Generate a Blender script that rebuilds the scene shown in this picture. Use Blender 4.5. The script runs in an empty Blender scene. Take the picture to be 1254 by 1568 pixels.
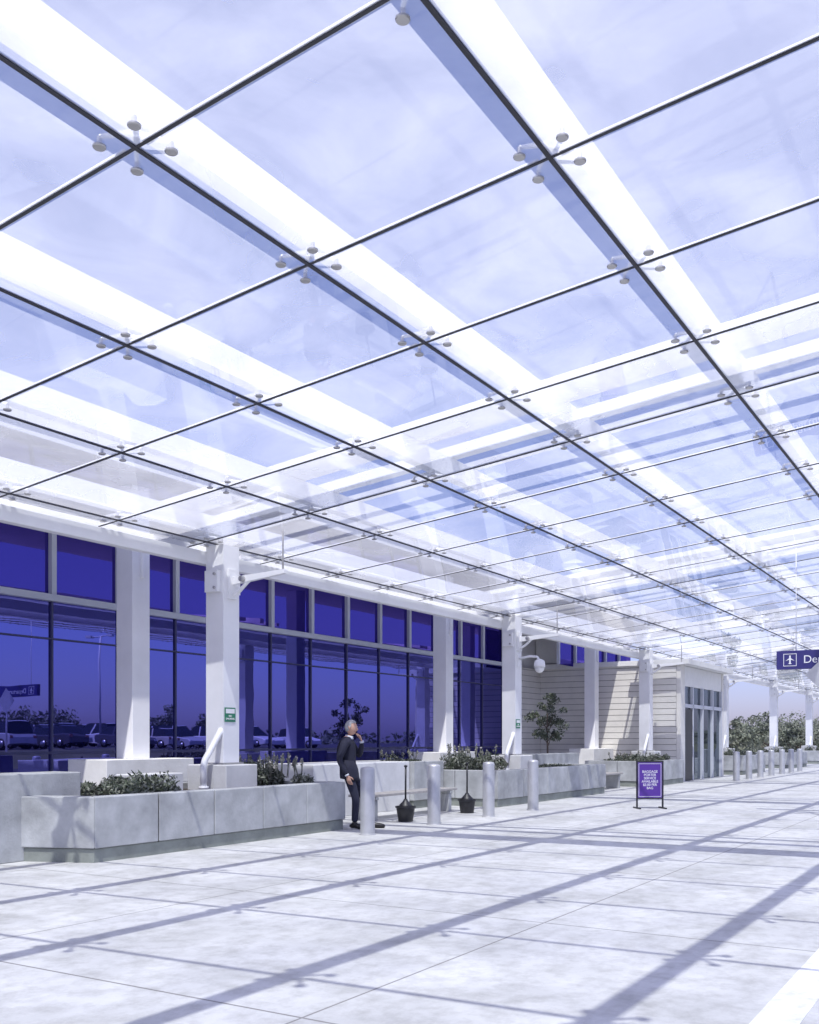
import bpy, bmesh, math, random
from mathutils import Vector, Matrix, noise
random.seed(7)
sc = bpy.context.scene
sc.view_settings.view_transform = 'Standard'
sc.view_settings.look = 'None'
sc.view_settings.exposure = 0

# ---------------------------------------------------------------- materials
def newmat(name):
    m = bpy.data.materials.new(name); m.use_nodes = True
    nt = m.node_tree; nt.nodes.clear()
    out = nt.nodes.new('ShaderNodeOutputMaterial')
    return m, nt, out

def pmat(name, col, rough=0.6, metal=0.0, var=0.12, scale=3.0, bump=0.0, bscale=40.0, col2=None, spec=0.5):
    m, nt, out = newmat(name)
    b = nt.nodes.new('ShaderNodeBsdfPrincipled')
    b.inputs['Roughness'].default_value = rough
    b.inputs['Metallic'].default_value = metal
    b.inputs['Specular IOR Level'].default_value = spec
    tc = nt.nodes.new('ShaderNodeNewGeometry')
    nz = nt.nodes.new('ShaderNodeTexNoise'); nz.inputs['Scale'].default_value = scale
    nz.inputs['Detail'].default_value = 6; nz.inputs['Roughness'].default_value = 0.6
    nt.links.new(tc.outputs['Position'], nz.inputs['Vector'])
    cr = nt.nodes.new('ShaderNodeValToRGB')
    cr.color_ramp.elements[0].position = 0.3; cr.color_ramp.elements[1].position = 0.7
    c0 = col2 if col2 else tuple(c*(1-var) for c in col)
    c1 = tuple(min(1, c*(1+var*0.5)) for c in col)
    cr.color_ramp.elements[0].color = (*c0, 1); cr.color_ramp.elements[1].color = (*c1, 1)
    nt.links.new(nz.outputs['Fac'], cr.inputs['Fac'])
    nt.links.new(cr.outputs['Color'], b.inputs['Base Color'])
    if bump > 0:
        n2 = nt.nodes.new('ShaderNodeTexNoise'); n2.inputs['Scale'].default_value = bscale
        n2.inputs['Detail'].default_value = 5
        nt.links.new(tc.outputs['Position'], n2.inputs['Vector'])
        bp = nt.nodes.new('ShaderNodeBump'); bp.inputs['Strength'].default_value = bump
        bp.inputs['Distance'].default_value = 0.01
        nt.links.new(n2.outputs['Fac'], bp.inputs['Height'])
        nt.links.new(bp.outputs['Normal'], b.inputs['Normal'])
    nt.links.new(b.outputs['BSDF'], out.inputs['Surface'])
    return m

def joint_mask(nt, pos_sock, axis, period, offset, width):
    sep = nt.nodes.new('ShaderNodeSeparateXYZ'); nt.links.new(pos_sock, sep.inputs[0])
    a = nt.nodes.new('ShaderNodeMath'); a.operation = 'SUBTRACT'
    nt.links.new(sep.outputs[axis], a.inputs[0]); a.inputs[1].default_value = offset
    p = nt.nodes.new('ShaderNodeMath'); p.operation = 'PINGPONG'
    nt.links.new(a.outputs[0], p.inputs[0]); p.inputs[1].default_value = period/2
    c = nt.nodes.new('ShaderNodeMath'); c.operation = 'LESS_THAN'
    nt.links.new(p.outputs[0], c.inputs[0]); c.inputs[1].default_value = width/2
    return c.outputs[0]

def paving_mat():
    m, nt, out = newmat('pavement_concrete')
    N = nt.nodes; L = nt.links
    b = N.new('ShaderNodeBsdfPrincipled'); b.inputs['Roughness'].default_value = 0.75
    g = N.new('ShaderNodeNewGeometry')
    n1 = N.new('ShaderNodeTexNoise'); n1.inputs['Scale'].default_value = 0.9; n1.inputs['Detail'].default_value = 8
    n1.inputs['Roughness'].default_value = 0.65
    n2 = N.new('ShaderNodeTexNoise'); n2.inputs['Scale'].default_value = 45; n2.inputs['Detail'].default_value = 4
    n3 = N.new('ShaderNodeTexNoise'); n3.inputs['Scale'].default_value = 5; n3.inputs['Detail'].default_value = 8
    n3.inputs['Roughness'].default_value = 0.7
    for n in (n1, n2, n3): L.new(g.outputs['Position'], n.inputs['Vector'])
    cr = N.new('ShaderNodeValToRGB')
    cr.color_ramp.elements[0].position = 0.30; cr.color_ramp.elements[1].position = 0.62
    cr.color_ramp.elements[0].color = (0.44, 0.44, 0.425, 1); cr.color_ramp.elements[1].color = (0.62, 0.62, 0.61, 1)
    L.new(n1.outputs['Fac'], cr.inputs['Fac'])
    c2 = N.new('ShaderNodeValToRGB')
    c2.color_ramp.elements[0].position = 0.34; c2.color_ramp.elements[1].position = 0.56
    c2.color_ramp.elements[0].color = (0.74, 0.735, 0.72, 1); c2.color_ramp.elements[1].color = (1, 1, 1, 1)
    L.new(n3.outputs['Fac'], c2.inputs['Fac'])
    mx = N.new('ShaderNodeMix'); mx.data_type = 'RGBA'; mx.blend_type = 'MULTIPLY'; mx.inputs[0].default_value = 0.9
    L.new(cr.outputs['Color'], mx.inputs[6]); L.new(c2.outputs['Color'], mx.inputs[7])
    v = N.new('ShaderNodeTexVoronoi'); v.inputs['Scale'].default_value = 1.1
    L.new(g.outputs['Position'], v.inputs['Vector'])
    lt = N.new('ShaderNodeMath'); lt.operation = 'LESS_THAN'; lt.inputs[1].default_value = 0.018
    L.new(v.outputs['Distance'], lt.inputs[0])
    st = N.new('ShaderNodeMath'); st.operation = 'MULTIPLY'; st.inputs[1].default_value = 0.45
    L.new(lt.outputs[0], st.inputs[0])
    j1 = joint_mask(nt, g.outputs['Position'], 0, 3.1, 0.95, 0.02)
    j2 = joint_mask(nt, g.outputs['Position'], 1, 3.1, 0.05, 0.016)
    mxj = N.new('ShaderNodeMath'); mxj.operation = 'MAXIMUM'; L.new(j1, mxj.inputs[0]); L.new(j2, mxj.inputs[1])
    mj = N.new('ShaderNodeMath'); mj.operation = 'MULTIPLY'; mj.inputs[1].default_value = 0.75
    L.new(mxj.outputs[0], mj.inputs[0])
    tot = N.new('ShaderNodeMath'); tot.operation = 'MAXIMUM'; L.new(mj.outputs[0], tot.inputs[0]); L.new(st.outputs[0], tot.inputs[1])
    mx2 = N.new('ShaderNodeMix'); mx2.data_type = 'RGBA'
    L.new(tot.outputs[0], mx2.inputs[0]); L.new(mx.outputs[2], mx2.inputs[6]); mx2.inputs[7].default_value = (0.16, 0.15, 0.14, 1)
    L.new(mx2.outputs[2], b.inputs['Base Color'])
    bp = N.new('ShaderNodeBump'); bp.inputs['Strength'].default_value = 0.3; bp.inputs['Distance'].default_value = 0.004
    L.new(n2.outputs['Fac'], bp.inputs['Height']); L.new(bp.outputs['Normal'], b.inputs['Normal'])
    L.new(b.outputs['BSDF'], out.inputs['Surface'])
    return m

def canopy_glass():
    m, nt, out = newmat('fritted_glass'); N = nt.nodes; L = nt.links
    g = N.new('ShaderNodeNewGeometry')
    n1 = N.new('ShaderNodeTexNoise'); n1.inputs['Scale'].default_value = 0.8; n1.inputs['Detail'].default_value = 5
    n1.inputs['Distortion'].default_value = 0.6
    L.new(g.outputs['Position'], n1.inputs['Vector'])
    mr = N.new('ShaderNodeMapRange'); mr.inputs[1].default_value = 0.3; mr.inputs[2].default_value = 0.7
    mr.inputs[3].default_value = 0.22; mr.inputs[4].default_value = 0.42
    L.new(n1.outputs['Fac'], mr.inputs[0])
    tr = N.new('ShaderNodeBsdfTransparent'); tr.inputs[0].default_value = (0.94, 0.97, 0.99, 1)
    tl = N.new('ShaderNodeBsdfTranslucent'); tl.inputs[0].default_value = (0.95, 0.96, 0.99, 1)
    df = N.new('ShaderNodeBsdfDiffuse'); df.inputs[0].default_value = (0.85, 0.88, 0.92, 1)
    ms = N.new('ShaderNodeMixShader'); ms.inputs[0].default_value = 0.10
    L.new(tl.outputs[0], ms.inputs[1]); L.new(df.outputs[0], ms.inputs[2])
    m1 = N.new('ShaderNodeMixShader'); L.new(mr.outputs[0], m1.inputs[0])
    L.new(tr.outputs[0], m1.inputs[1]); L.new(ms.outputs[0], m1.inputs[2])
    gl = N.new('ShaderNodeBsdfGlossy'); gl.inputs['Roughness'].default_value = 0.015
    gl.inputs[0].default_value = (0.97, 0.98, 1, 1)
    fr = N.new('ShaderNodeFresnel'); fr.inputs['IOR'].default_value = 1.6
    m2 = N.new('ShaderNodeMixShader'); L.new(fr.outputs[0], m2.inputs[0])
    L.new(m1.outputs[0], m2.inputs[1]); L.new(gl.outputs[0], m2.inputs[2])
    L.new(m2.outputs[0], out.inputs['Surface'])
    return m

def window_mat(name, base, tint, fac, rough=0.01):
    m, nt, out = newmat(name); N = nt.nodes; L = nt.links
    g = N.new('ShaderNodeNewGeometry')
    n1 = N.new('ShaderNodeTexNoise'); n1.inputs['Scale'].default_value = 0.7; n1.inputs['Detail'].default_value = 2
    L.new(g.outputs['Position'], n1.inputs['Vector'])
    bp = N.new('ShaderNodeBump'); bp.inputs['Strength'].default_value = 0.05; bp.inputs['Distance'].default_value = 0.05
    L.new(n1.outputs['Fac'], bp.inputs['Height'])
    d = N.new('ShaderNodeBsdfDiffuse'); d.inputs[0].default_value = (*base, 1)
    gl = N.new('ShaderNodeBsdfGlossy'); gl.inputs['Roughness'].default_value = rough
    gl.inputs[0].default_value = (*tint, 1)
    L.new(bp.outputs[0], gl.inputs['Normal'])
    mx = N.new('ShaderNodeMixShader'); mx.inputs[0].default_value = fac
    L.new(d.outputs[0], mx.inputs[1]); L.new(gl.outputs[0], mx.inputs[2])
    L.new(mx.outputs[0], out.inputs['Surface'])
    return m

M = {}
M['pave'] = paving_mat()
M['glass'] = canopy_glass()
M['white'] = pmat('white_painted_steel', (0.86, 0.86, 0.87), 0.4, var=0.06, scale=2)
M['joint'] = pmat('black_silicone', (0.035, 0.035, 0.045), 0.6)
M['steel'] = pmat('stainless_steel', (0.52, 0.51, 0.50), 0.38, metal=0.75, var=0.1, scale=5)
M['bollard'] = pmat('galvanised_metal', (0.55, 0.55, 0.56), 0.42, metal=0.45, var=0.12, scale=6)
M['conc'] = pmat('cast_concrete', (0.45, 0.46, 0.46), 0.8, var=0.34, scale=2.2, bump=0.35, bscale=30)
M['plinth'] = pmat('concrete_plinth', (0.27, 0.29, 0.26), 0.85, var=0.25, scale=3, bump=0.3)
M['concw'] = pmat('pale_concrete', (0.72, 0.72, 0.71), 0.8, var=0.14, scale=2.5, bump=0.3, bscale=30)
M['win'] = window_mat('indigo_window_glass', (0.014, 0.014, 0.11), (0.19, 0.19, 0.60), 0.78)
M['win2'] = window_mat('upper_window_glass', (0.028, 0.020, 0.19), (0.15, 0.11, 0.50), 0.55)
M['win3'] = window_mat('grey_door_glass', (0.06, 0.07, 0.08), (0.42, 0.47, 0.52), 0.5)
M['frame'] = pmat('window_frame', (0.58, 0.60, 0.66), 0.45, var=0.05)
M['dframe'] = pmat('dark_window_frame', (0.05, 0.05, 0.14), 0.4)
M['siding'] = pmat('siding_panel', (0.72, 0.70, 0.66), 0.6, var=0.10, scale=1.5)
M['sidegap'] = pmat('siding_gap', (0.26, 0.25, 0.25), 0.8)
M['stucco'] = pmat('white_stucco', (0.76, 0.76, 0.75), 0.8, var=0.06)
M['dark'] = pmat('black_plastic', (0.018, 0.018, 0.022), 0.45)
M['bluesign'] = pmat('indigo_sign_face', (0.035, 0.03, 0.17), 0.4, var=0.05)
M['purplesign'] = pmat('purple_sign_face', (0.09, 0.03, 0.28), 0.45, var=0.05)
M['text'] = pmat('white_lettering', (0.85, 0.85, 0.85), 0.5, var=0.0)
M['green'] = pmat('green_sign_face', (0.03, 0.22, 0.12), 0.5, var=0.05)
M['leaf'] = pmat('leaf_green', (0.11, 0.13, 0.08), 0.6, scale=7, col2=(0.03, 0.045, 0.035))
M['leafl'] = pmat('leaf_silver', (0.24, 0.25, 0.20), 0.6, scale=9, col2=(0.09, 0.10, 0.08))
M['haze'] = pmat('hazy_foliage', (0.19, 0.21, 0.15), 0.7, scale=3, col2=(0.09, 0.11, 0.09))
M['spike'] = pmat('flower_spike', (0.42, 0.39, 0.36), 0.7, scale=9)
M['bark'] = pmat('bark', (0.13, 0.10, 0.08), 0.9)
M['soil'] = pmat('planter_soil', (0.07, 0.05, 0.04), 0.95)
M['asphalt'] = pmat('asphalt', (0.06, 0.06, 0.062), 0.85, var=0.2, bump=0.3)
M['paint'] = pmat('road_paint', (0.80, 0.80, 0.78), 0.6, var=0.25, scale=9)
M['grass'] = pmat('dry_grass', (0.15, 0.15, 0.08), 0.9, scale=0.5, col2=(0.09, 0.10, 0.05))
M['kerb'] = pmat('kerb_concrete', (0.5, 0.49, 0.47), 0.8, var=0.15)
M['tyre'] = pmat('tyre_rubber', (0.02, 0.02, 0.02), 0.8)
M['carglass'] = pmat('car_glass', (0.02, 0.025, 0.03), 0.08)
M['chrome'] = pmat('wheel_alloy', (0.5, 0.5, 0.52), 0.3, metal=0.8)
M['wood'] = pmat('bench_slat', (0.40, 0.38, 0.36), 0.7, var=0.2, scale=8)
M['suit'] = pmat('navy_wool_jacket', (0.014, 0.015, 0.034), 0.85, bump=0.2, bscale=150)
M['trousers'] = pmat('dark_trousers', (0.018, 0.020, 0.042), 0.85)
M['skin'] = pmat('skin', (0.52, 0.31, 0.23), 0.5, var=0.08, scale=14)
M['hair'] = pmat('grey_hair', (0.50, 0.50, 0.50), 0.7, scale=40, col2=(0.22, 0.22, 0.22))
M['shirt'] = pmat('shirt_cotton', (0.6, 0.62, 0.68), 0.8)
M['shoe'] = pmat('black_leather', (0.015, 0.013, 0.012), 0.35)
M['lips'] = pmat('lips', (0.35, 0.15, 0.13), 0.5)
M['eye'] = pmat('eye', (0.04, 0.03, 0.03), 0.2)
M['eyew'] = pmat('eye_white', (0.7, 0.68, 0.66), 0.3)

# ---------------------------------------------------------------- mesh helper
class MB:
    def __init__(s): s.v = []; s.f = []; s.mi = []; s.mats = []; s.sm = []
    def m(s, mat):
        if mat not in s.mats: s.mats.append(mat)
        return s.mats.index(mat)
    def add(s, vs, fs, mat, smooth=False):
        o = len(s.v); s.v += [tuple(v) for v in vs]; k = s.m(mat)
        for f in fs: s.f.append(tuple(i+o for i in f)); s.mi.append(k); s.sm.append(smooth)
    def box(s, x0, x1, y0, y1, z0, z1, mat, T=None):
        vs = [Vector(p) for p in ((x0,y0,z0),(x1,y0,z0),(x1,y1,z0),(x0,y1,z0),(x0,y0,z1),(x1,y0,z1),(x1,y1,z1),(x0,y1,z1))]
        if T: vs = [T @ v for v in vs]
        s.add(vs, [(0,3,2,1),(4,5,6,7),(0,1,5,4),(1,2,6,5),(2,3,7,6),(3,0,4,7)], mat)
    def prism(s, pts, z0, z1, mat):
        n = len(pts)
        vs = [(p[0],p[1],z0) for p in pts] + [(p[0],p[1],z1) for p in pts]
        fs = [tuple(range(n-1,-1,-1)), tuple(range(n,2*n))] + [(i,(i+1)%n,(i+1)%n+n,i+n) for i in range(n)]
        s.add(vs, fs, mat)
    def tube(s, pts, rad, mat, n=12, cap=True, squash=None, up=None):
        pts = [Vector(p) for p in pts]
        if not hasattr(rad, '__len__'): rad = [rad]*len(pts)
        vs = []; prev = None
        for i, p in enumerate(pts):
            d = (pts[min(i+1,len(pts)-1)] - pts[max(i-1,0)]).normalized()
            if prev is None:
                a = Vector(up) if up else (Vector((0,0,1)) if abs(d.z) < 0.9 else Vector((1,0,0)))
            else: a = prev
            a = (a - d*a.dot(d)).normalized(); b = d.cross(a); prev = a
            r = rad[i]
            for k in range(n):
                t = 2*math.pi*k/n
                vs.append(p + a*math.cos(t)*r*(squash if squash else 1) + b*math.sin(t)*r)
        fs = []
        for i in range(len(pts)-1):
            for k in range(n):
                fs.append((i*n+k, i*n+(k+1)%n, (i+1)*n+(k+1)%n, (i+1)*n+k))
        if cap:
            fs.append(tuple(range(n-1,-1,-1))); fs.append(tuple(range((len(pts)-1)*n, len(pts)*n)))
        s.add(vs, fs, mat, True)
    def obj(s, name, parent=None, bevel=0.0):
        me = bpy.data.meshes.new(name); me.from_pydata(s.v, [], s.f)
        for mt in s.mats: me.materials.append(mt)
        me.polygons.foreach_set('material_index', s.mi)
        me.polygons.foreach_set('use_smooth', s.sm)
        me.update()
        o = bpy.data.objects.new(name, me); sc.collection.objects.link(o)
        if parent: o.parent = parent
        if bevel > 0:
            bv = o.modifiers.new('bevel', 'BEVEL'); bv.width = bevel; bv.segments = 2; bv.limit_method = 'ANGLE'
        return o

def sharpen(o):
    em = o.modifiers.new('es','EDGE_SPLIT'); em.split_angle = math.radians(40)

def empty(name, loc=(0,0,0), rot=0):
    e = bpy.data.objects.new(name, None); sc.collection.objects.link(e)
    e.location = loc; e.rotation_euler = (0,0,rot); e.empty_display_size = 0.2
    return e

def text(body, size, mat, parent, loc, rot, name='lettering', align='CENTER', extrude=0.002):
    c = bpy.data.curves.new(name, 'FONT'); c.body = body; c.size = size; c.align_x = align; c.align_y = 'CENTER'
    c.extrude = extrude; c.materials.append(mat); c.space_line = 0.95
    o = bpy.data.objects.new(name, c); sc.collection.objects.link(o); o.parent = parent
    o.location = loc; o.rotation_euler = rot
    return o

# ---------------------------------------------------------------- ground
b = MB(); b.box(-900, 1200, -900, 900, -0.5, -0.20, M['grass']); b.obj('ground')
b = MB(); b.box(-80, 140, -1.5, 22, -0.16, 0.0, M['pave']); b.obj('pavement')
b = MB(); b.box(-80, 140, -1.66, -1.503, -0.16, 0.004, M['kerb']); b.obj('kerb', bevel=0.015)
b = MB(); b.box(-80, 140, -15, -1.663, -0.3, -0.13, M['asphalt'])
road = b.obj('road')
b = MB()
for i in range(-20, 34):
    b.box(i*4, i*4+2, -8.06, -7.94, -0.13, -0.126, M['paint'])
b.obj('lane_marking')
b = MB(); b.box(-20, 110, 0.92, 1.14, 0.0, 0.004, M['paint']); b.obj('painted_edge_line')
LZ = 0.8
b = MB(); b.box(-90, 150, -75, -19, -0.3, LZ, M['asphalt'])
b.add([(-90,-19,LZ),(150,-19,LZ),(150,-15.5,-0.19),(-90,-15.5,-0.19)], [(0,3,2,1)], M['grass'])
b.obj('parking_lot')

# ---------------------------------------------------------------- canopy
P, Q = 1.73, 1.98
X0 = 4.22; Y0 = 10.5; Z0 = 4.47; SL = 0.10
J0, J1 = -6, 44; K1 = 6
def cz(y): return Z0 + SL*(Y0-y)
COLX = [11.5 + 10.38*k for k in range(-1, 6)]
canopy = empty('glass_canopy')
b = MB(); jb = MB(); sb = MB(); bb = MB()
g = 0.012
xs = [X0 + P*j for j in range(J0, J1+1)]
ys = [Y0 - Q*k for k in range(-0, K1+1)]
yedge = Y0 + 0.42
cells = [(yedge, Y0)] + [(ys[k], ys[k+1]) for k in range(K1)]
for j in range(len(xs)-1):
    for (ya, yb) in cells:
        xa, xb = xs[j]+g, xs[j+1]-g
        y1, y2 = ya-g*1.2, yb+g*1.2
        dz = random.uniform(-0.003, 0.003)
        vs = [(xa,y1,cz(y1)+dz),(xb,y1,cz(y1)-dz),(xb,y2,cz(y2)+dz),(xa,y2,cz(y2)-dz)]
        b.add(vs, [(0,1,2,3)], M['glass'])
me = b.obj('glass_panels', canopy)
nz = me.data.polygons[0].normal.z
if nz > 0: me.data.flip_normals()
def sloped(mb, xa, xb, ya, yb, za, zb, mat):
    vs = [(xa,ya,cz(ya)+za),(xb,ya,cz(ya)+za),(xb,yb,cz(yb)+za),(xa,yb,cz(yb)+za),
          (xa,ya,cz(ya)+zb),(xb,ya,cz(ya)+zb),(xb,yb,cz(yb)+zb),(xa,yb,cz(yb)+zb)]
    mb.add(vs, [(0,3,2,1),(4,5,6,7),(0,1,5,4),(1,2,6,5),(2,3,7,6),(3,0,4,7)], mat)
for y in ys:
    sloped(jb, xs[0], xs[-1], y-0.0145, y+0.0145, -0.008, 0.008, M['joint'])
yy = [yedge] + ys
for x in xs:
    for i in range(len(yy)-1):
        ya, yb = yy[i+1]+0.016, yy[i]-0.016
        sloped(jb, x-0.011, x+0.011, ya, yb, -0.005, 0.005, M['joint'])
        sloped(jb, x-0.025, x+0.025, ya+0.06, yb-0.06, 0.0055, 0.014, M['white'])  # cap strips added above the glass so cross joints cast soft shadows on the pavement
jb.obj('panel_joints', canopy)
for y in ys:
    sloped(bb, xs[0], xs[-1], y-0.06, y+0.06, 0.13, 0.40, M['white'])
bb.obj('purlins', canopy)
cb = MB()
for cx in COLX[1:]:
    for (a, w, z1, z2) in ((-1.15, 0.60, 0.403, 0.5), (0.10, 0.16, 0.403, 0.55), (0.75, 0.12, 0.403, 0.5)):
        sloped(cb, cx+a, cx+a+w, ys[-1]-0.3, yedge+0.1, z1, z2, M['white'])
cb.obj('cross_beams', canopy)
for x in xs:
    for y in ys:
        z = cz(y)
        for sx in (-1,1):
            for sy in (-1,1):
                px, py = x+sx*0.15, y+sy*0.15
                pz = cz(py)
                sb.tube([(px,py,pz-0.019),(px,py,pz-0.014),(px,py,pz-0.004)], [0.036,0.041,0.041], M['steel'], n=14)
                sb.tube([(px,py,pz+0.004),(px,py,pz+0.05)], 0.016, M['steel'], n=8)
                sb.tube([(px,py,pz+0.05),(x+sx*0.05,y+sy*0.05,z+0.075),(x,y,z+0.09)], [0.014,0.02,0.026], M['white'], n=8)
        sb.tube([(x,y,z+0.05),(x,y,z+0.128)], 0.03, M['white'], n=10)
sharpen(sb.obj('spider_fittings', canopy))

eb = MB()
YT = 10.75
eb.box(xs[0], xs[-1], YT-0.07, YT+0.07, 4.17, 4.37, M['white'])
eb.box(xs[0], xs[-1], YT+0.20, YT+0.235, 4.30, 4.52, M['white'])
eb.obj('edge_beam', canopy, bevel=0.01)
for cx in COLX:
    c = MB(); w = 0.18
    c.box(cx-w, cx+w, Y0-w, Y0+w, 1.06, 4.45, M['white'])
    c.box(cx-w-0.05, cx+w+0.05, Y0-w-0.05, Y0+w+0.05, 1.062, 1.09, M['steel'])
    for s in (-1, 1):
        c.box(cx+s*(w+0.045)-0.04, cx+s*(w+0.045)+0.04, Y0-0.13, Y0+0.13, 3.72, 4.05, M['white'])
        for zz in (3.78, 3.99):
            c.tube([(cx+s*(w+0.085),Y0-0.08,zz),(cx+s*(w+0.115),Y0-0.08,zz)], 0.022, M['steel'], n=8)
    c.box(cx-0.10, cx+0.10, Y0-w-0.05, Y0-w-0.002, 3.62, 4.08, M['white'])
    def arm(y0,y1,z0a,z0b,z1a,z1b,hw):
        c.add([(cx-hw,y0,z0a),(cx+hw,y0,z0a),(cx+hw,y1,z1a),(cx-hw,y1,z1a),(cx-hw,y0,z0b),(cx+hw,y0,z0b),(cx+hw,y1,z1b),(cx-hw,y1,z1b)],
              [(0,1,2,3),(7,6,5,4),(4,5,1,0),(5,6,2,1),(6,7,3,2),(7,4,0,3)], M['white'])
    arm(Y0-w-0.052, Y0-1.25, 3.84, 3.96, 3.93, 3.99, 0.035)
    c.tube([(cx,Y0-0.55,3.90),(cx,Y0-0.35,3.74),(cx,Y0-w-0.05,3.68)], 0.03, M['white'], n=8)
    c.tube([(cx-0.10,Y0-0.45,3.91),(cx+0.10,Y0-0.45,3.91)], 0.045, M['steel'], n=12)
    c.tube([(cx,Y0-1.2,3.97),(cx,Y0-1.2,cz(Y0-1.2)-0.02)], 0.014, M['steel'], n=8)
    c.box(cx-0.09, cx+0.09, Y0+w+0.002, YT-0.072, 4.2, 4.34, M['white'])
    c.obj('canopy_column', canopy, bevel=0.008)
    d = MB()
    px = cx-0.55
    d.tube([(px,Y0-0.12,0.66),(px,Y0-0.12,1.05),(px+0.03,Y0-0.12,1.14),(px+0.12,Y0-0.12,1.25),(px+0.33,Y0-0.12,1.52),(cx-w+0.02,Y0-0.12,1.60)], 0.05, M['white'], n=14)
    d.tube([(px,Y0-0.12,0.70),(px,Y0-0.12,0.74)], 0.075, M['white'], n=14)
    d.obj('drain_pipe', canopy)

for cx in COLX[1:3]:
    e = empty('no_smoking_sign', (cx-0.04, Y0-0.183-0.006, 1.83))
    q = MB(); q.box(-0.12, 0.12, -0.004, 0.004, -0.11, 0.11, M['green']); q.obj('plate', e)
    q = MB(); q.box(-0.10, 0.10, -0.006, -0.0045, 0.02, 0.09, M['text']); q.obj('pictogram_panel', e)
    text('NO\nSMOKING', 0.045, M['text'], e, (0,-0.006,-0.045), (math.pi/2,0,0))

# ---------------------------------------------------------------- terminal
term = empty('airport_terminal')
YF = 14.8
XE = 33.2
mb = MB(); wb = MB(); fb = MB()
sp = 1.535
xst = 11.69 - sp*16
xl = []
x = xst
while x < 30.4: xl.append(x); x += sp
for i in range(len(xl)-1):
    xa, xb = xl[i], xl[i+1]
    tilt = random.uniform(-0.006, 0.006); t2 = random.uniform(-0.004,0.004)
    for (za, zb, mt) in ((0.35, 3.94, M['win']), (4.06, 5.45, M['win2'])):
        vs = [(xa,YF+tilt,za),(xb,YF-tilt,za),(xb,YF-tilt+t2,zb),(xa,YF+tilt+t2,zb)]
        wb.add(vs, [(0,1,2,3)], mt)
wb.obj('window_glazing', term)
for i, x in enumerate(xl):
    fb.box(x-0.055, x+0.055, YF-0.09, YF+0.03, 4.062, 5.45, M['frame'])
    fb.box(x-0.022, x+0.022, YF-0.04, YF+0.03, 0.352, 3.938, M['dframe'])
fb.box(xl[0], xl[-1]+0.06, YF-0.12, YF+0.03, 3.94, 4.06, M['frame'])
fb.box(xl[0], xl[-1]+0.06, YF-0.045, YF+0.03, 1.18, 1.23, M['dframe'])
fb.box(xl[0], xl[-1]+0.06, YF-0.045, YF+0.03, 3.25, 3.28, M['dframe'])
fb.obj('window_frames', term, bevel=0.004)
mb.box(xl[0], xl[-1], YF-0.15, YF+0.03, 0.0, 0.35, M['frame'])
mb.box(xl[0], 39.2, 11.45, 36, 5.62, 6.25, M['stucco'])
mb.box(xl[0], 39.2, YF-0.14, YF+0.2, 5.452, 5.617, M['frame'])
mb.box(xl[0], 39.0, YF+0.25, 36, 0.0, 5.61, M['stucco'])
mb.obj('walls_and_roof', term, bevel=0.01)
s = MB()
s.box(xl[-1]+0.07, XE-0.003, YF+0.0, YF+0.2, 0, 4.0, M['sidegap'])
s.box(XE, XE+0.12, 9.75, YF+0.2, 0, 4.0, M['sidegap'])
s.box(XE+0.123, 39.0, 13.5, YF+0.2, 4.23, 5.6, M['stucco'])
z = 0.05
while z < 3.95:
    z2 = min(z+0.187, 4.0)
    s.box(xl[-1]+0.07, XE-0.03, YF-0.03, YF-0.002, z, z2, M['siding'])
    s.box(XE-0.028, XE-0.002, 9.75, YF-0.034, z, z2, M['siding'])
    z += 0.205
s.obj('lap_siding', term)
s = MB()
x = xl[-1]
while x < XE+5:
    yy_ = YF if x < XE-1.6 else 13.45
    s.add([(x,yy_,4.06),(x+sp,yy_,4.06),(x+sp,yy_,5.45),(x,yy_,5.45)], [(0,1,2,3)], M['win2'])
    s.box(x-0.055, x+0.055, yy_-0.09, yy_-0.003, 4.062, 5.45, M['frame'])
    x += sp
s.obj('clerestory_windows', term)
v = MB()
v.box(XE-0.10, 39.3, 9.3, 14.9, 4.003, 4.18, M['stucco'])
v.box(XE, XE+0.5, 9.60, 9.747, 0, 4.0, M['siding'])
v.box(XE+0.5, 38.9, 9.66, 9.74, 3.3, 3.99, M['stucco'])
v.box(XE+0.52, 38.9, 9.62, 9.657, 2.55, 2.68, M['frame'])
for xx in (XE+0.52, XE+1.6, XE+2.9, XE+4.3, XE+5.6):
    v.box(xx, xx+0.09, 9.62, 9.74, 0, 3.3, M['frame'])
v.box(38.9, 39.1, 9.62, 12, 0, 4.0, M['siding'])
v.add([(XE+0.6,9.72,0),(38.9,9.72,0),(38.9,9.72,3.3),(XE+0.6,9.72,3.3)], [(0,1,2,3)], M['win3'])
v.box(XE+0.66, XE+1.55, 9.63, 9.70, 0.02, 2.5, M['dark'])
v.obj('entrance_vestibule', term, bevel=0.006)
for k in range(-1, 4):
    cx = 11.42 + 10.38*k
    c = MB(); w = 0.19
    c.box(cx-w, cx+w, 12.4-w, 12.4+w, 1.13, 5.618, M['white'])
    c.box(cx-0.03, cx+0.03, 12.4-w-0.07, 12.4-w-0.002, 4.1, 4.8, M['white'])
    c.box(cx-0.95, cx+0.95, 11.95, 12.85, 0.0, 1.13, M['concw'])
    c.obj('colonnade_column', term, bevel=0.01)

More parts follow.
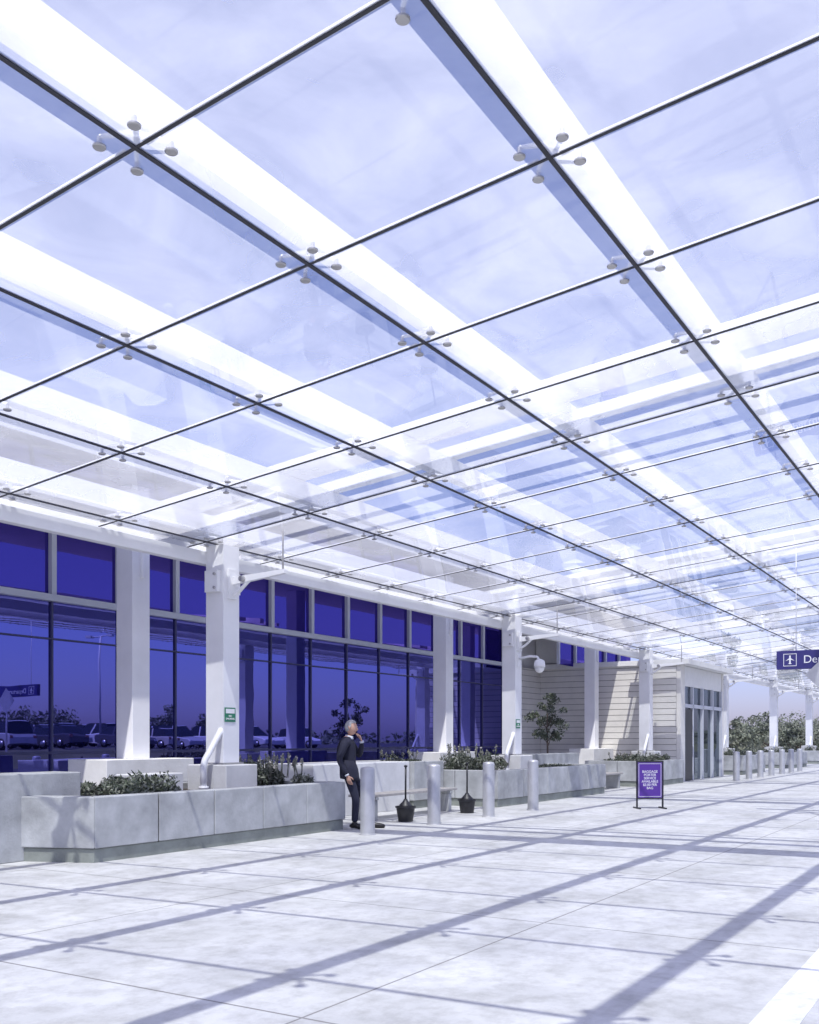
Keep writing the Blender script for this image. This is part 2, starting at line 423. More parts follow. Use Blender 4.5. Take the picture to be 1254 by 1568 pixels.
# ---------------------------------------------------------------- planting
def leaves(mb, cx, cy, cz_, rx, ry, rz, n, size, mats, flat=0.5):
    for _ in range(n):
        while True:
            p = Vector((random.uniform(-1,1), random.uniform(-1,1), random.uniform(-1,1)))
            if p.length < 1: break
        c = Vector((cx+p.x*rx, cy+p.y*ry, cz_+p.z*rz))
        d = Vector((random.gauss(0,1), random.gauss(0,1), random.gauss(0.4,0.8))).normalized()
        s = size*random.uniform(0.6,1.4)
        a = d.orthogonal().normalized(); a.rotate(Matrix.Rotation(random.uniform(0,6.28),3,d))
        q = d.cross(a)
        mb.add([c-a*s, c+q*s*flat, c+a*s, c-q*s*flat], [(0,1,2,3)], random.choice(mats))

def planting(name, x0, x1, y0, y1, z, h, dens=260, spikes=0, mats=('leaf','leafl')):
    mb = MB(); area = (x1-x0)*(y1-y0)
    nclump = int(area*9)+3
    for _ in range(nclump):
        hx = h*random.uniform(0.45,1.0)
        r = random.uniform(0.12,0.24)
        mts = [M[mats[0]], M[mats[0]], M[mats[1]]] if random.random()<0.5 else [M[mats[1]], M[mats[0]]]
        leaves(mb, random.uniform(x0+r*0.6,x1-r*0.6), random.uniform(y0+r*0.5,y1-r*0.3), z+hx*0.5, r, r, hx*0.5, int(dens), 0.042, mts, 0.34)
    for _ in range(spikes):
        sx, sy = random.uniform(x0,x1), random.uniform(y0,y1)
        hh = h*random.uniform(0.95,1.3); lx, ly = random.uniform(-0.08,0.08), random.uniform(-0.06,0.06)
        mb.tube([(sx,sy,z+h*0.4),(sx+lx*0.6,sy+ly*0.6,z+hh*0.75),(sx+lx,sy+ly,z+hh)], [0.005,0.012,0.006], M['leafl'], n=5)
        leaves(mb, sx+lx*0.8, sy+ly*0.8, z+hh*0.85, 0.03, 0.03, hh*0.13, 20, 0.02, [M['spike'], M['leafl']], 0.6)
    return mb.obj(name)

def planter(pts, h, segs, thick=0.26, plz=0.16):
    e = empty('concrete_planter')
    m = MB()
    n = len(pts)
    inn = []; pl = []
    for i in range(n):
        p0, p1, p2 = Vector(pts[i-1]), Vector(pts[i]), Vector(pts[(i+1)%n])
        d1 = (p1-p0).normalized(); d2 = (p2-p1).normalized()
        n1 = Vector((-d1.y, d1.x)); n2 = Vector((-d2.y, d2.x))
        bis = (n1+n2).normalized(); k = 1/max(0.3, bis.dot(n1))
        inn.append(p1 + bis*thick*k); pl.append(p1 + bis*0.03*k)
    for i in range(n):
        p, q = Vector(pts[i]), Vector(pts[(i+1)%n]); pi, qi = inn[i], inn[(i+1)%n]
        ns = max(1, round((q-p).length/segs)); gp = 0.008/(q-p).length
        for k in range(ns):
            a, c = k/ns + (gp if k else 0), (k+1)/ns - (gp if k < ns-1 else 0)
            m.prism([p.lerp(q,a), p.lerp(q,c), pi.lerp(qi,c), pi.lerp(qi,a)], plz+0.008, h+random.uniform(-0.002,0.002), M['conc'])
    m.obj('wall_blocks', e, bevel=0.012)
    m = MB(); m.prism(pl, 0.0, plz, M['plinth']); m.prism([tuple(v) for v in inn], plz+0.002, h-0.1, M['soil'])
    m.obj('plinth_and_soil', e)
    return e

planter([(7.82,9.13),(12.88,9.13),(12.88,11.4),(7.3,11.4),(7.42,10.15)], 0.77, 1.03)
planter([(18.7,9.3),(25.2,9.3),(25.2,11.4),(18.7,11.4)], 0.78, 1.3)
planter([(29.0,9.3),(32.6,9.3),(32.6,11.4),(29.0,11.4)], 0.78, 1.2)
for xa in (41.0, 51.4, 61.8):
    planter([(xa,9.3),(xa+4.2,9.3),(xa+4.2,11.4),(xa,11.4)], 0.78, 1.4)
for i, cx in enumerate(COLX):
    m = MB(); m.box(cx-0.36, cx+0.36, 10.1, 10.9, 0.0, 1.06, M['concw']); m.obj('column_pedestal', bevel=0.015)
def seatwall(boxes, mt):
    e = empty('concrete_seat_wall'); m = MB()
    for q in boxes: m.box(*q, M[mt])
    m.obj('wall', e, bevel=0.015)
seatwall([(1.5,5.0,10.0,10.5,0,1.04),(5.012,8.35,10.0,10.5,0,1.04)], 'conc')
seatwall([(9.75,10.7,10.55,10.95,0,0.95)], 'concw')
seatwall([(14.1,15.5,10.7,11.9,0,0.99),(15.512,17.4,10.7,11.9,0,0.99)], 'concw')
seatwall([(24.0,27.4,10.95,11.6,0,1.05)], 'conc')
planting('groundcover_planting', 8.4, 9.85, 9.45, 10.6, 0.66, 0.36, 170)
planting('groundcover_planting', 11.9, 12.62, 9.42, 11.0, 0.66, 0.46, 260, spikes=34, mats=('leafl','leaf'))
planter([(17.42,10.6),(18.66,10.6),(18.66,12.2),(17.42,12.2)], 0.98, 1.3)
planting('groundcover_planting', 17.7, 18.5, 10.9, 12.0, 0.85, 0.3, 150, spikes=12, mats=('leafl','leaf'))
planting('groundcover_planting', 18.9, 21.2, 10.2, 11.2, 0.72, 0.5, 170, spikes=26, mats=('leafl','leaf'))
planting('groundcover_planting', 22.5, 25.0, 9.6, 11.1, 0.66, 0.15, 120)
planting('groundcover_planting', 29.2, 32.4, 9.6, 11.1, 0.66, 0.35, 110, spikes=12)
for xa in (41.0, 51.4, 61.8):
    planting('groundcover_planting', xa+0.3, xa+4.0, 9.6, 11.1, 0.66, 0.5, 60)

def tree(name, x, y, z, height, crown_r, nleaf, lsize, trunk_r, crown_base=0.45, mats=('leaf','leafl')):
    e = empty(name, (x,y,z))
    m = MB()
    m.tube([(0,0,0),(0.02,0.01,height*0.25),(-0.02,0.02,height*0.5),(0.02,0,height*0.75)], [trunk_r, trunk_r*0.8, trunk_r*0.6, trunk_r*0.3], M['bark'], n=8)
    tips = []
    for i in range(9):
        a = i*2.4 + random.uniform(-.3,.3); zz = height*(crown_base+0.05*i*0.9)
        r = crown_r*random.uniform(0.45,0.85)
        t = Vector((math.cos(a)*r, math.sin(a)*r, min(height*0.95, zz+r*random.uniform(0.5,0.9))))
        m.tube([(0,0,zz*0.85),(t.x*0.5,t.y*0.5,(zz*0.85+t.z)/2+0.05*height*0.3),tuple(t)], [trunk_r*0.45,trunk_r*0.25,trunk_r*0.08], M['bark'], n=6)
        tips.append(t)
    tips.append(Vector((0,0,height*0.92)))
    m.obj('trunk_and_limbs', e)
    m = MB()
    A, B = M[mats[0]], M[mats[1]]
    for t in tips:
        for _ in range(3):
            o = Vector((random.gauss(0,.25),random.gauss(0,.25),random.gauss(0,.24)))*crown_r
            rr = crown_r*random.uniform(0.22,0.42)
            mts = random.choice([[A],[A,B],[B,A,A]])
            leaves(m, t.x+o.x, t.y+o.y, t.z+o.z, rr, rr, rr*0.75, int(nleaf/30), lsize, mts, 0.5)
    m.obj('foliage', e)
    return e
tree('young_tree', 25.9, 11.3, 0.68, 2.15, 0.5, 1900, 0.04, 0.035, 0.30, ('leaf','haze'))
for (x,y,h,r) in ((56,14.5,2.2,1.5),(62,15.5,2.3,1.6),(84,17,2.4,2.2),(78,13.5,2.0,1.8),(95,19,2.6,3),(104,14,2.6,2.6),(118,11,2.8,3),(125,20,3.0,3.4)):
    tree('broadleaf_tree', x, y, -0.2, h, r, 3200, 0.13, 0.12, 0.25, ('haze','leafl'))
for i in range(15):
    tree('broadleaf_tree', -35+i*12+random.uniform(-4,4), -82-random.uniform(0,14), -0.2, random.uniform(3.6,5.6), random.uniform(2.4,3.8), 1500, 0.28, 0.2, 0.3, ('haze','leafl'))
tree('broadleaf_tree', 31, -24, LZ, 3.4, 1.5, 2500, 0.11, 0.10, 0.3, ('haze','leafl'))
m = MB()
for i in range(300):
    a = random.uniform(-math.pi, math.pi); R = random.uniform(240, 300)
    leaves(m, R*math.cos(a), R*math.sin(a), random.uniform(0.5,2.0), 9, 9, random.uniform(1.5,3), 120, 0.7, [M['haze'], M['leafl']], 0.6)
m.obj('distant_trees')

# ---------------------------------------------------------------- bollards
bb_ = MB()
prof = [(0.128,0),(0.128,0.012),(0.112,0.02),(0.110,0.98),(0.106,1.005),(0.09,1.02),(0.05,1.03),(0.004,1.033)]
bb_.tube([(0,0,z) for r,z in prof], [r for r,z in prof], M['bollard'], n=32)
b0 = bb_.obj('bollard'); b0.location = (12.37, 8.36, 0); sharpen(b0)
for x in (14.38, 16.42, 18.42, 34.9, 36.8, 38.7, 40.7, 42.8, 44.8, 46.8):
    o = b0.copy(); o.location = (x, 8.36 if x < 20 else 8.15, 0); sc.collection.objects.link(o)

# ---------------------------------------------------------------- bench
def bench(x, y, L):
    e = empty('slatted_bench', (x,y,0)); m = MB()
    for i in range(5):
        m.box(-L/2, L/2, -0.23+i*0.095, -0.23+i*0.095+0.08, 0.42, 0.465, M['wood'])
    m.obj('seat_slats', e, bevel=0.006)
    m = MB()
    for s in (-1,1):
        xx = s*(L/2-0.25)
        m.prism([(xx-0.06,-0.2),(xx+0.06,-0.2),(xx+0.06,0.2),(xx-0.06,0.2)], 0.0, 0.36, M['conc'])
        m.box(xx-0.05, xx+0.05, -0.23, 0.23, 0.362, 0.418, M['conc'])
    m.obj('legs', e, bevel=0.01)
bench(15.9, 9.85, 3.2)
bench(27.0, 10.1, 2.4)

def bucket(x, y):
    e = empty('weighted_bucket_with_pole', (x,y,0))
    m = MB()
    pr = [(0.125,0),(0.13,0.01),(0.165,0.24),(0.182,0.245),(0.182,0.275),(0.16,0.275),(0.152,0.22)]
    m.tube([(0,0,z) for r,z in pr], [r for r,z in pr], M['dark'], n=24)
    sharpen(m.obj('bucket', e))
    m = MB(); m.tube([(0,0,0.2),(0,0,0.30),(0,0,0.36),(0,0,0.40)], [0.15,0.11,0.05,0.03], M['dark'], n=16)
    m.tube([(0,0,0.38),(0.004,0,0.96)], 0.017, M['dark'], n=10)
    m.tube([(0.004,0,0.96),(0.004,0,0.985),(0.004,0,1.0)], [0.03,0.032,0.01], M['dark'], n=12)
    m.obj('pole', e)
bucket(14.66, 9.1); bucket(17.0, 9.13)

# ---------------------------------------------------------------- portable sign
e = empty('portable_service_sign', (20.1, 6.46, 0), math.radians(-54))
m = MB()
for s in (-1,1):
    m.box(s*0.275-0.016, s*0.275+0.016, -0.016, 0.016, 0.03, 1.0, M['dark'])
    m.box(s*0.275-0.02, s*0.275+0.02, -0.22, 0.22, 0.0, 0.03, M['dark'])
m.box(-0.259, 0.259, -0.014, 0.014, 0.97, 1.0, M['dark'])
m.box(-0.259, 0.259, -0.014, 0.014, 0.20, 0.225, M['dark'])
m.obj('frame', e, bevel=0.003)
m = MB(); m.box(-0.257, 0.257, -0.008, 0.008, 0.227, 0.968, M['purplesign']); m.obj('board', e)
m = MB()
for (xa,xb,za,zb) in ((-0.24,0.24,0.935,0.942),(-0.24,0.24,0.25,0.257),(-0.24,-0.233,0.257,0.935),(0.233,0.24,0.257,0.935)):
    m.box(xa,xb,-0.0095,-0.0083,za,zb,M['text'])
m.obj('border_line', e)
text('BAGGAGE\nPORTER\nSERVICE\nAVAILABLE\n$3.00 PER\nBAG', 0.072, M['text'], e, (0,-0.0095,0.60), (math.pi/2,0,0))

# ---------------------------------------------------------------- hanging departures sign
e = empty('hanging_departures_sign', (20.0, 2.55, 0))
m = MB(); m.box(-0.06, 0.06, -1.35, 1.35, 2.80, 3.16, M['bluesign']); m.obj('sign_box', e, bevel=0.006)
m = MB()
for s in (-1,1):
    m.tube([(0,s*1.0,3.16),(0,s*1.0,cz(2.55+s*1.0)-0.03)], 0.008, M['white'], n=8)
m.obj('hangers', e)
text('Departures', 0.21, M['text'], e, (-0.063,0.86,2.975), (math.pi/2,0,-math.pi/2), align='LEFT')
m = MB()
T = Matrix.Translation((-0.0635, 1.10, 2.98))
for (ya,yb,za,zb) in ((-0.12,0.12,0.11,0.12),(-0.12,0.12,-0.12,-0.11),(-0.12,-0.11,-0.11,0.11),(0.11,0.12,-0.11,0.11)):
    m.box(-0.0015,0.0015,ya,yb,za,zb,M['text'],T)
m.box(-0.002,0.0005,-0.014,0.014,-0.08,0.085,M['text'],T)
m.add([T@Vector(p) for p in ((-0.0022,-0.085,-0.02),(-0.0022,0.0,0.045),(-0.0022,0.085,-0.02),(-0.0022,0.0,0.012))], [(0,1,2,3)], M['text'])
m.add([T@Vector(p) for p in ((-0.0022,-0.04,-0.08),(-0.0022,0.0,-0.045),(-0.0022,0.04,-0.08),(-0.0022,0.0,-0.065))], [(0,1,2,3)], M['text'])
m.obj('airplane_symbol', e)

e = empty('warning_sign', (19.6, 2.90, 0))
m = MB(); m.tube([(0.02,0,0),(0.02,0,3.0)], 0.03, M['steel'], n=10); m.obj('post', e)
m = MB(); r = 0.42; zc = 2.66
m.add([(-0.012,0,zc-r),(-0.012,r,zc),(-0.012,0,zc+r),(-0.012,-r,zc),(-0.016,0,zc-r),(-0.016,r,zc),(-0.016,0,zc+r),(-0.016,-r,zc)],
      [(0,1,2,3),(7,6,5,4),(0,4,5,1),(1,5,6,2),(2,6,7,3),(3,7,4,0)], M['bollard']); m.obj('diamond_plate', e)

# ---------------------------------------------------------------- dome security camera
e = empty('dome_security_camera', (COLX[2], Y0-0.18, 3.25))
m = MB()
m.box(-0.07,0.07,-0.03,-0.002,-0.02,0.28,M['white'])
m.tube([(0,-0.03,0.18),(0,-0.3,0.22),(0,-0.5,0.2),(0,-0.56,0.12)], 0.03, M['white'], n=10)
m.tube([(0,-0.56,0.14),(0,-0.56,0.10),(0,-0.56,0.0),(0,-0.56,-0.06)], [0.05,0.12,0.14,0.14], M['white'], n=20)
m.obj('bracket_and_housing', e)
m = MB(); m.tube([(0,-0.56,-0.06),(0,-0.56,-0.12),(0,-0.56,-0.17),(0,-0.56,-0.195)], [0.12,0.108,0.07,0.01], M['text'], n=20); m.obj('dome', e)

# ---------------------------------------------------------------- cars
def car_mesh(paint, suv):
    m = MB(); L2 = 2.25; W = 0.9; H = 1.72 if suv else 1.45
    belt = 0.95 if suv else 0.88
    prof = [(-L2,0.35),(-L2,0.75),(-L2+0.1,belt),(-1.5 if suv else -1.55,belt+0.02),(0.95,belt),(2.05,0.78),(L2,0.62),(L2,0.33),(1.85,0.25),(-1.9,0.25)]
    n = len(prof)
    secs = [(-W,0.94),(-W*0.96,1.0),(W*0.96,1.0),(W,0.94)]
    vs = []
    for (y,s) in secs:
        for (x,z) in prof: vs.append((x*(0.985 if s<1 else 1), y, 0.25+(z-0.25)*s))
    fs = [tuple(range(n)), tuple(range(4*n-1,3*n-1,-1))]
    for k in range(3):
        for i in range(n): fs.append((k*n+i, (k+1)*n+i, (k+1)*n+(i+1)%n, k*n+(i+1)%n))
    m.add(vs, fs, paint, False)
    xr0, xr1 = (-2.0,-1.85) if suv else (-1.95,-1.2)
    g = [(xr0,belt),(xr1,H-0.04),(xr1+0.25,H),(0.0,H),(0.25,H-0.04),(1.1,belt)]
    n = len(g)
    vs = [(x, -W*0.95 if z < belt+0.01 else -W*0.74, z) for x,z in g] + [(x, W*0.95 if z < belt+0.01 else W*0.74, z) for x,z in g]
    m.add(vs, [tuple(range(n)), tuple(range(2*n-1,n-1,-1)), (0,n,n+1,1), (4,n+4,n+5,5)], M['carglass'])
    m.add([(x,y,z+0.004) for (x,y,z) in [vs[i] for i in (1,2,3,4,n+4,n+3,n+2,n+1)]], [(0,7,6,1),(1,6,5,2),(2,5,4,3)], paint)
    for s in (-1,1):
        x = -0.45
        m.add([(x,s*W*0.955,belt),(x+0.1,s*W*0.955,belt),(x+0.06,s*W*0.745,H-0.03),(x-0.04,s*W*0.745,H-0.03)], [(0,1,2,3)], paint)
    for x in (-1.4,1.42):
        for s in (-1,1):
            m.tube([(x,s*0.70,0.33),(x,s*0.92,0.33)], 0.33, M['tyre'], n=20)
            m.tube([(x,s*0.921,0.33),(x,s*0.93,0.33)], 0.2, M['chrome'], n=14)
    for s in (-1,1):
        m.box(L2-0.05,L2+0.01,s*0.7-0.15,s*0.7+0.15,0.58,0.68,M['text'])
        m.box(-L2-0.01,-L2+0.05,s*0.74-0.12,s*0.74+0.12,0.68,0.85,M['lips'])
    return m
paints = [pmat('car_paint_%d'%i, c, 0.25, var=0.02) for i,c in enumerate([(0.82,0.82,0.82),(0.10,0.10,0.12),(0.55,0.56,0.58),(0.75,0.75,0.78),(0.65,0.68,0.75),(0.6,0.58,0.52)])]
base = [car_mesh(paints[i], i%2==0) for i in range(6)]
protos = {}
for row, yy in enumerate((-23.5, -30, -36, -48)):
    for i in range(34):
        if random.random() < 0.25: continue
        t = random.randrange(6)
        if t not in protos: o = base[t].obj('parked_car'); protos[t] = o
        else: o = protos[t].copy(); sc.collection.objects.link(o)
        o.location = (-28+i*2.9+random.uniform(-.1,.1), yy+random.uniform(-.2,.2), LZ)
        o.rotation_euler = (0,0,math.pi/2*(1 if random.random()<.5 else -1))
m = MB()
for yy in (-33, -51):
    for i in range(35):
        m.box(-29.45+i*2.9-0.05, -29.45+i*2.9+0.05, yy-5.4, yy+5.4, LZ, LZ+0.004, M['paint'])
m.obj('parking_bay_marking')
for (x,y) in ((-12,-27),(8,-27),(28,-27),(48,-27),(-2,-44),(22,-44),(46,-44)):
    e = empty('street_lamp', (x,y,LZ)); m = MB()
    m.tube([(0,0,0),(0,0,0.6)], 0.22, M['kerb'], n=14)
    m.tube([(0,0,0.6),(0,0,8)], [0.09,0.06], M['frame'], n=10)
    m.tube([(0,-0.8,8.0),(0,0.8,8.0)], 0.04, M['frame'], n=8)
    for s in (-1,1): m.box(-0.16,0.16,s*1.05-0.32,s*1.05+0.32,7.94,8.08,M['frame'])
    m.obj('pole_and_heads', e)

# ---------------------------------------------------------------- man
def skin_mesh(name, verts, edges, radii, root, sub=2):
    me = bpy.data.meshes.new(name); me.from_pydata(verts, edges, [])
    o = bpy.data.objects.new(name, me); sc.collection.objects.link(o)
    sk = o.modifiers.new('skin','SKIN'); sk.use_smooth_shade = True
    for i, r in enumerate(radii):
        d = me.skin_vertices[0].data[i]
        d.radius = r if hasattr(r,'__len__') else (r,r)
        d.use_root = (i == root)
    ss = o.modifiers.new('ss','SUBSURF'); ss.levels = sub; ss.render_levels = sub
    dg = bpy.context.evaluated_depsgraph_get()
    nm = bpy.data.meshes.new_from_object(o.evaluated_get(dg))
    bpy.data.objects.remove(o)
    return nm

man = empty('man_in_suit', (13.11, 9.06, 0), math.radians(-68))
U = -0.14
V = [(U,0,0.94),(U-0.04,0,1.10),(U-0.05,0,1.27),(U-0.03,0,1.40),(U-0.005,0,1.475),(U+0.015,0,1.53),
     (U-0.03,-0.10,1.405),(U-0.03,-0.185,1.375),(U-0.11,-0.235,1.12),(U+0.02,-0.235,0.885),
     (U-0.02,0.10,1.405),(U-0.01,0.185,1.375),(U+0.14,0.20,1.165),(U+0.20,0.075,1.40),
     (U+0.01,-0.095,0.88),(0.00,-0.105,0.50),(-0.02,-0.11,0.10),
     (U+0.02,0.095,0.88),(0.09,0.115,0.50),(0.22,0.13,0.10)]
E = [(0,1),(1,2),(2,3),(3,4),(4,5),(3,6),(6,7),(7,8),(8,9),(3,10),(10,11),(11,12),(12,13),(0,14),(14,15),(15,16),(0,17),(17,18),(18,19)]
R = [(0.13,0.175),(0.128,0.165),(0.135,0.185),(0.11,0.15),(0.062,0.065),(0.05,0.052),
     0.085,0.075,0.056,0.038, 0.085,0.075,0.056,0.038, 0.098,0.068,0.056, 0.098,0.068,0.056]
R = [(r if hasattr(r,'__len__') else (r,r)) for r in R]
me = skin_mesh('body', V, E, R, 0, 3)
me.materials.clear()
for mt in ('suit','trousers','shirt','skin'): me.materials.append(M[mt])
for p in me.polygons:
    c = p.center; p.use_smooth = True
    p.material_index = 0
    if c.z < 0.83 and abs(c.y) < 0.2: p.material_index = 1
    if c.z > 1.49: p.material_index = 3
body = bpy.data.objects.new('body', me); sc.collection.objects.link(body); body.parent = man
m = MB()
m.tube([(U+0.0,0,1.462),(U+0.004,0,1.485),(U+0.01,0,1.512)], [0.078,0.068,0.063], M['shirt'], n=20, cap=False)
o = m.obj('shirt_collar', man); so = o.modifiers.new('sol','SOLIDIFY'); so.thickness = 0.006

m = MB()
N = 28; rings = []
for (z, rx, ry, ox) in ((1.12,0.135,0.185,-0.035),(0.98,0.15,0.20,0.0),(0.86,0.158,0.205,0.01),(0.80,0.162,0.208,0.02)):
    rings.append([(U+ox+rx*math.cos(2*math.pi*k/N), ry*math.sin(2*math.pi*k/N), z-0.02*math.cos(2*math.pi*k/N)) for k in range(N)])
vs = [p for r_ in rings for p in r_]
fs = [(i*N+k, (i+1)*N+k, (i+1)*N+(k+1)%N, i*N+(k+1)%N) for i in range(3) for k in range(N)]
m.add(vs, fs, M['suit'], True)
o = m.obj('jacket_hem', man); so = o.modifiers.new('sol','SOLIDIFY'); so.thickness = 0.008

def head(parent, c, yaw, pitch):
    bm = bmesh.new(); bmesh.ops.create_icosphere(bm, subdivisions=5, radius=1.0)
    def G(v, p, s): return math.exp(-((v[0]-p[0])**2+(v[1]-p[1])**2+(v[2]-p[2])**2)/(s*s))
    for v in bm.verts:
        n = v.co.copy(); x,y,z = n
        sx, sy, sz = 0.098, 0.077, 0.120
        if z < 0:
            sy *= 1-0.30*(-z)**1.3
            if x < 0: sx *= 1-0.45*(-z)
            else: sx *= 1-0.06*(-z)
        p = Vector((x*sx, y*sy, z*sz))
        p.x += 0.026*G(n,(0.98,0,-0.18),0.13) + 0.014*G(n,(1,0,-0.02),0.12)
        p.x += 0.006*G(n,(0.95,0,0.2),0.3) + 0.012*G(n,(0.75,0,-0.75),0.25)
        p.x += 0.008*G(n,(0.9,0,-0.46),0.14)
        for s in (-1,1):
            p.x -= 0.010*G(n,(0.92,s*0.36,0.04),0.16)
            p.x += 0.004*G(n,(0.85,s*0.45,-0.2),0.2)
        v.co = p
    me = bpy.data.meshes.new('head'); bm.to_mesh(me); bm.free()
    me.materials.append(M['skin']); me.materials.append(M['lips'])
    for p in me.polygons:
        p.use_smooth = True
        c_ = p.center
        if c_.x > 0.07 and abs(c_.y) < 0.024 and -0.062 < c_.z < -0.050: p.material_index = 1
    h = empty('head', c, yaw); h.rotation_euler = (0, pitch, yaw); h.parent = parent
    o = bpy.data.objects.new('face', me); sc.collection.objects.link(o); o.parent = h
    bm = bmesh.new(); bmesh.ops.create_icosphere(bm, subdivisions=5, radius=1.0)
    dele = []
    for v in bm.verts:
        x,y,z = v.co
        keep = (z > 0.52 + 0.25*x) if x > 0 else (z > -0.52 + 0.9*max(0,(x+0.35)))
        if x > 0 and x < 0.25 and abs(y)>0.6 and z > 0.0: keep = True
        if not keep: dele.append(v); continue
        nn = noise.noise(v.co*6)*0.05 + noise.noise(v.co*18)*0.03
        f = 1.11+nn
        sy = 0.077*(1-0.2*max(0,-z)); sx = 0.098*(1-0.35*max(0,-z)*(1 if x<0 else 0))
        v.co = Vector((x*sx*f, y*sy*f, z*0.120*f))
    bmesh.ops.delete(bm, geom=dele, context='VERTS')
    me = bpy.data.meshes.new('hair'); bm.to_mesh(me); bm.free(); me.materials.append(M['hair'])
    for p in me.polygons: p.use_smooth = True
    o = bpy.data.objects.new('hair', me); sc.collection.objects.link(o); o.parent = h
    so = o.modifiers.new('s','SOLIDIFY'); so.thickness = 0.012
    m = MB()
    for s in (-1,1):
        m.tube([(0.078,s*0.031,0.004),(0.083,s*0.031,0.004),(0.0865,s*0.031,0.004)], [0.013,0.011,0.004], M['eyew'], n=12, squash=0.6)
        m.tube([(0.0866,s*0.031,0.004),(0.088,s*0.031,0.004)], [0.0055,0.003], M['eye'], n=10)
        m.tube([(0.094,s*0.014,0.026),(0.094,s*0.03,0.031),(0.085,s*0.046,0.026)], [0.003,0.005,0.002], M['hair'], n=6)
        m.tube([(-0.002,s*0.071,-0.03),(0.004,s*0.079,-0.018),(-0.004,s*0.084,0.004),(-0.012,s*0.082,0.022),(-0.008,s*0.074,0.03)], [0.006,0.012,0.015,0.012,0.005], M['skin'], n=10)
    m.obj('eyes_brows_ears', h)
head(man, (U+0.035, 0, 1.635), math.radians(-6), math.radians(6))

def hand(parent, name, wrist, fdir, pnorm, thumb_side, curl):
    f = Vector(fdir).normalized(); n = Vector(pnorm); n = (n-f*n.dot(f)).normalized(); s = f.cross(n)*thumb_side
    w = Vector(wrist); m = MB()
    m.tube([w-f*0.03, w, w+f*0.03, w+f*0.065, w+f*0.092], [0.026,0.028,0.038,0.042,0.036], M['skin'], n=14, squash=0.42, up=tuple(n))
    lens = [0.074,0.082,0.076,0.060]
    for i, L_ in enumerate(lens):
        off = s*(0.030-0.020*i)
        p = w+f*0.08+off; pts = [w+f*0.06+off, p]; a = 0
        for seg, fr in enumerate((0.45,0.32,0.23)):
            a += curl*(0.8+0.12*i)
            d = f*math.cos(a)+n*math.sin(a); p = p + d*L_*fr; pts.append(p)
        m.tube(pts, [0.0098,0.0098,0.009,0.008,0.0055], M['skin'], n=8)
    p0 = w+f*0.02+s*0.026
    p1 = p0+(f*0.5+s*0.75+n*0.25).normalized()*0.032
    p2 = p1+(f*0.85+s*0.35+n*0.4).normalized()*0.030
    p3 = p2+(f*0.9+n*0.35).normalized()*0.024
    m.tube([p0-s*0.01,p0,p1,p2,p3], [0.012,0.0135,0.0115,0.010,0.006], M['skin'], n=8)
    m.obj(name, parent)
hand(man, 'right_hand', (U+0.035,-0.235,0.855), (0.30,0.02,-0.95), (0.3,1,0.1), 1, 0.30)
hand(man, 'left_hand', (U+0.195,0.065,1.43), (-0.30,-0.30,0.90), (-0.9,-0.3,-0.3), -1, 0.42)
m = MB()
m.tube([(U+0.018,-0.235,0.885),(U+0.03,-0.235,0.862)], [0.036,0.034], M['shirt'], n=14)
m.tube([(U+0.20,0.078,1.395),(U+0.196,0.068,1.42)], [0.036,0.034], M['shirt'], n=14)
m.obj('shirt_cuffs', man)
def shoe(x, y, yaw, name):
    m = MB()
    m.tube([(-0.09,0,0.05),(-0.06,0,0.055),(0.0,0,0.058),(0.07,0,0.045),(0.14,0,0.034),(0.185,0,0.028),(0.20,0,0.022)],
           [0.025,0.042,0.045,0.046,0.045,0.035,0.012], M['shoe'], n=16, squash=0.95)
    for i, v in enumerate(m.v):
        m.v[i] = (v[0], v[1], max(0.002, v[2]))
    m.tube([(-0.01,0,0.05),(-0.008,0,0.11)], [0.05,0.045], M['shoe'], n=14)
    o = m.obj(name, man); o.location = (x,y,0); o.rotation_euler = (0,0,yaw)
shoe(-0.01,-0.11,math.radians(-8),'right_shoe'); shoe(0.23,0.13,math.radians(10),'left_shoe')

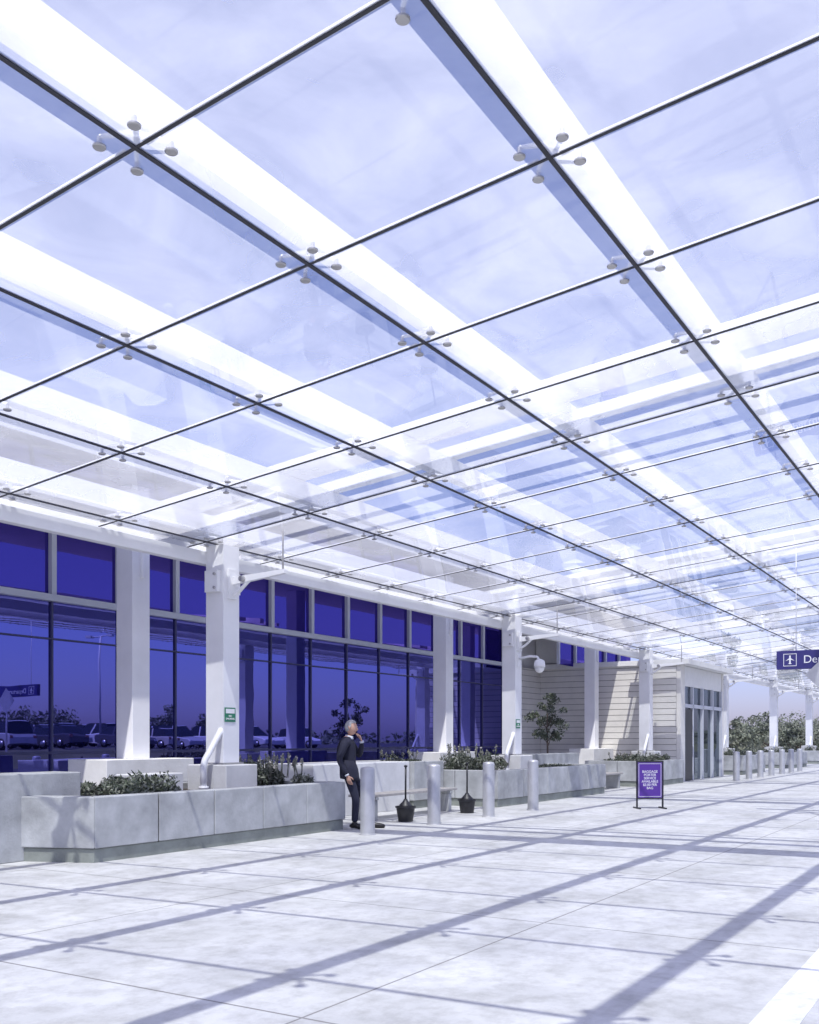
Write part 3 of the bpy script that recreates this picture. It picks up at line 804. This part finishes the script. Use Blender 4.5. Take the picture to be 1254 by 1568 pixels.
# ---------------------------------------------------------------- light, sky, camera
sv = Vector((-2.2,-1.12,5.2)).normalized()
el = math.asin(sv.z); rot = math.atan2(sv.x, sv.y)
w = bpy.data.worlds.new('World'); sc.world = w; w.use_nodes = True
nt = w.node_tree; nt.nodes.clear()
o = nt.nodes.new('ShaderNodeOutputWorld'); bg = nt.nodes.new('ShaderNodeBackground')
sk = nt.nodes.new('ShaderNodeTexSky'); sk.sky_type = 'NISHITA'; sk.sun_disc = False
sk.sun_elevation = el; sk.sun_rotation = rot; sk.air_density = 1.0; sk.dust_density = 1.0; sk.ozone_density = 1.0
tc = nt.nodes.new('ShaderNodeTexCoord'); sx = nt.nodes.new('ShaderNodeSeparateXYZ')
nt.links.new(tc.outputs['Generated'], sx.inputs[0])
cr = nt.nodes.new('ShaderNodeValToRGB')
cr.color_ramp.elements[0].position = 0.0; cr.color_ramp.elements[0].color = (0.62, 0.62, 1.0, 1)
cr.color_ramp.elements[1].position = 0.45; cr.color_ramp.elements[1].color = (0.88, 0.78, 1.0, 1)
nt.links.new(sx.outputs[2], cr.inputs[0])
mx = nt.nodes.new('ShaderNodeMix'); mx.data_type = 'RGBA'; mx.blend_type = 'MULTIPLY'; mx.inputs[0].default_value = 1
nt.links.new(sk.outputs[0], mx.inputs[6]); nt.links.new(cr.outputs[0], mx.inputs[7])
mx2 = nt.nodes.new('ShaderNodeMix'); mx2.data_type = 'RGBA'; mx2.blend_type = 'MULTIPLY'; mx2.inputs[0].default_value = 1
mx2.inputs[7].default_value = (1.3, 1.28, 1.32, 1)
nt.links.new(mx.outputs[2], mx2.inputs[6]); nt.links.new(mx2.outputs[2], bg.inputs[0])
bg.inputs[1].default_value = 0.14
nt.links.new(bg.outputs[0], o.inputs[0])
sl = bpy.data.lights.new('sun','SUN'); sl.energy = 5.0; sl.angle = math.radians(0.5); sl.color = (1,0.985,0.95)
so = bpy.data.objects.new('sun', sl); sc.collection.objects.link(so)
so.rotation_euler = sv.to_track_quat('Z','Y').to_euler(); so.location = (0,0,30)

cam = bpy.data.cameras.new('camera'); co = bpy.data.objects.new('camera', cam); sc.collection.objects.link(co)
cam.sensor_fit = 'HORIZONTAL'; cam.sensor_width = 36; cam.lens = 1500/1254*36
cam.shift_y = 348/1254; cam.clip_end = 3000; cam.clip_start = 0.05
co.location = (0,0,1.45)
th = math.radians(31.6)
co.rotation_euler = (math.pi/2, 0, th - math.pi/2)
sc.camera = co
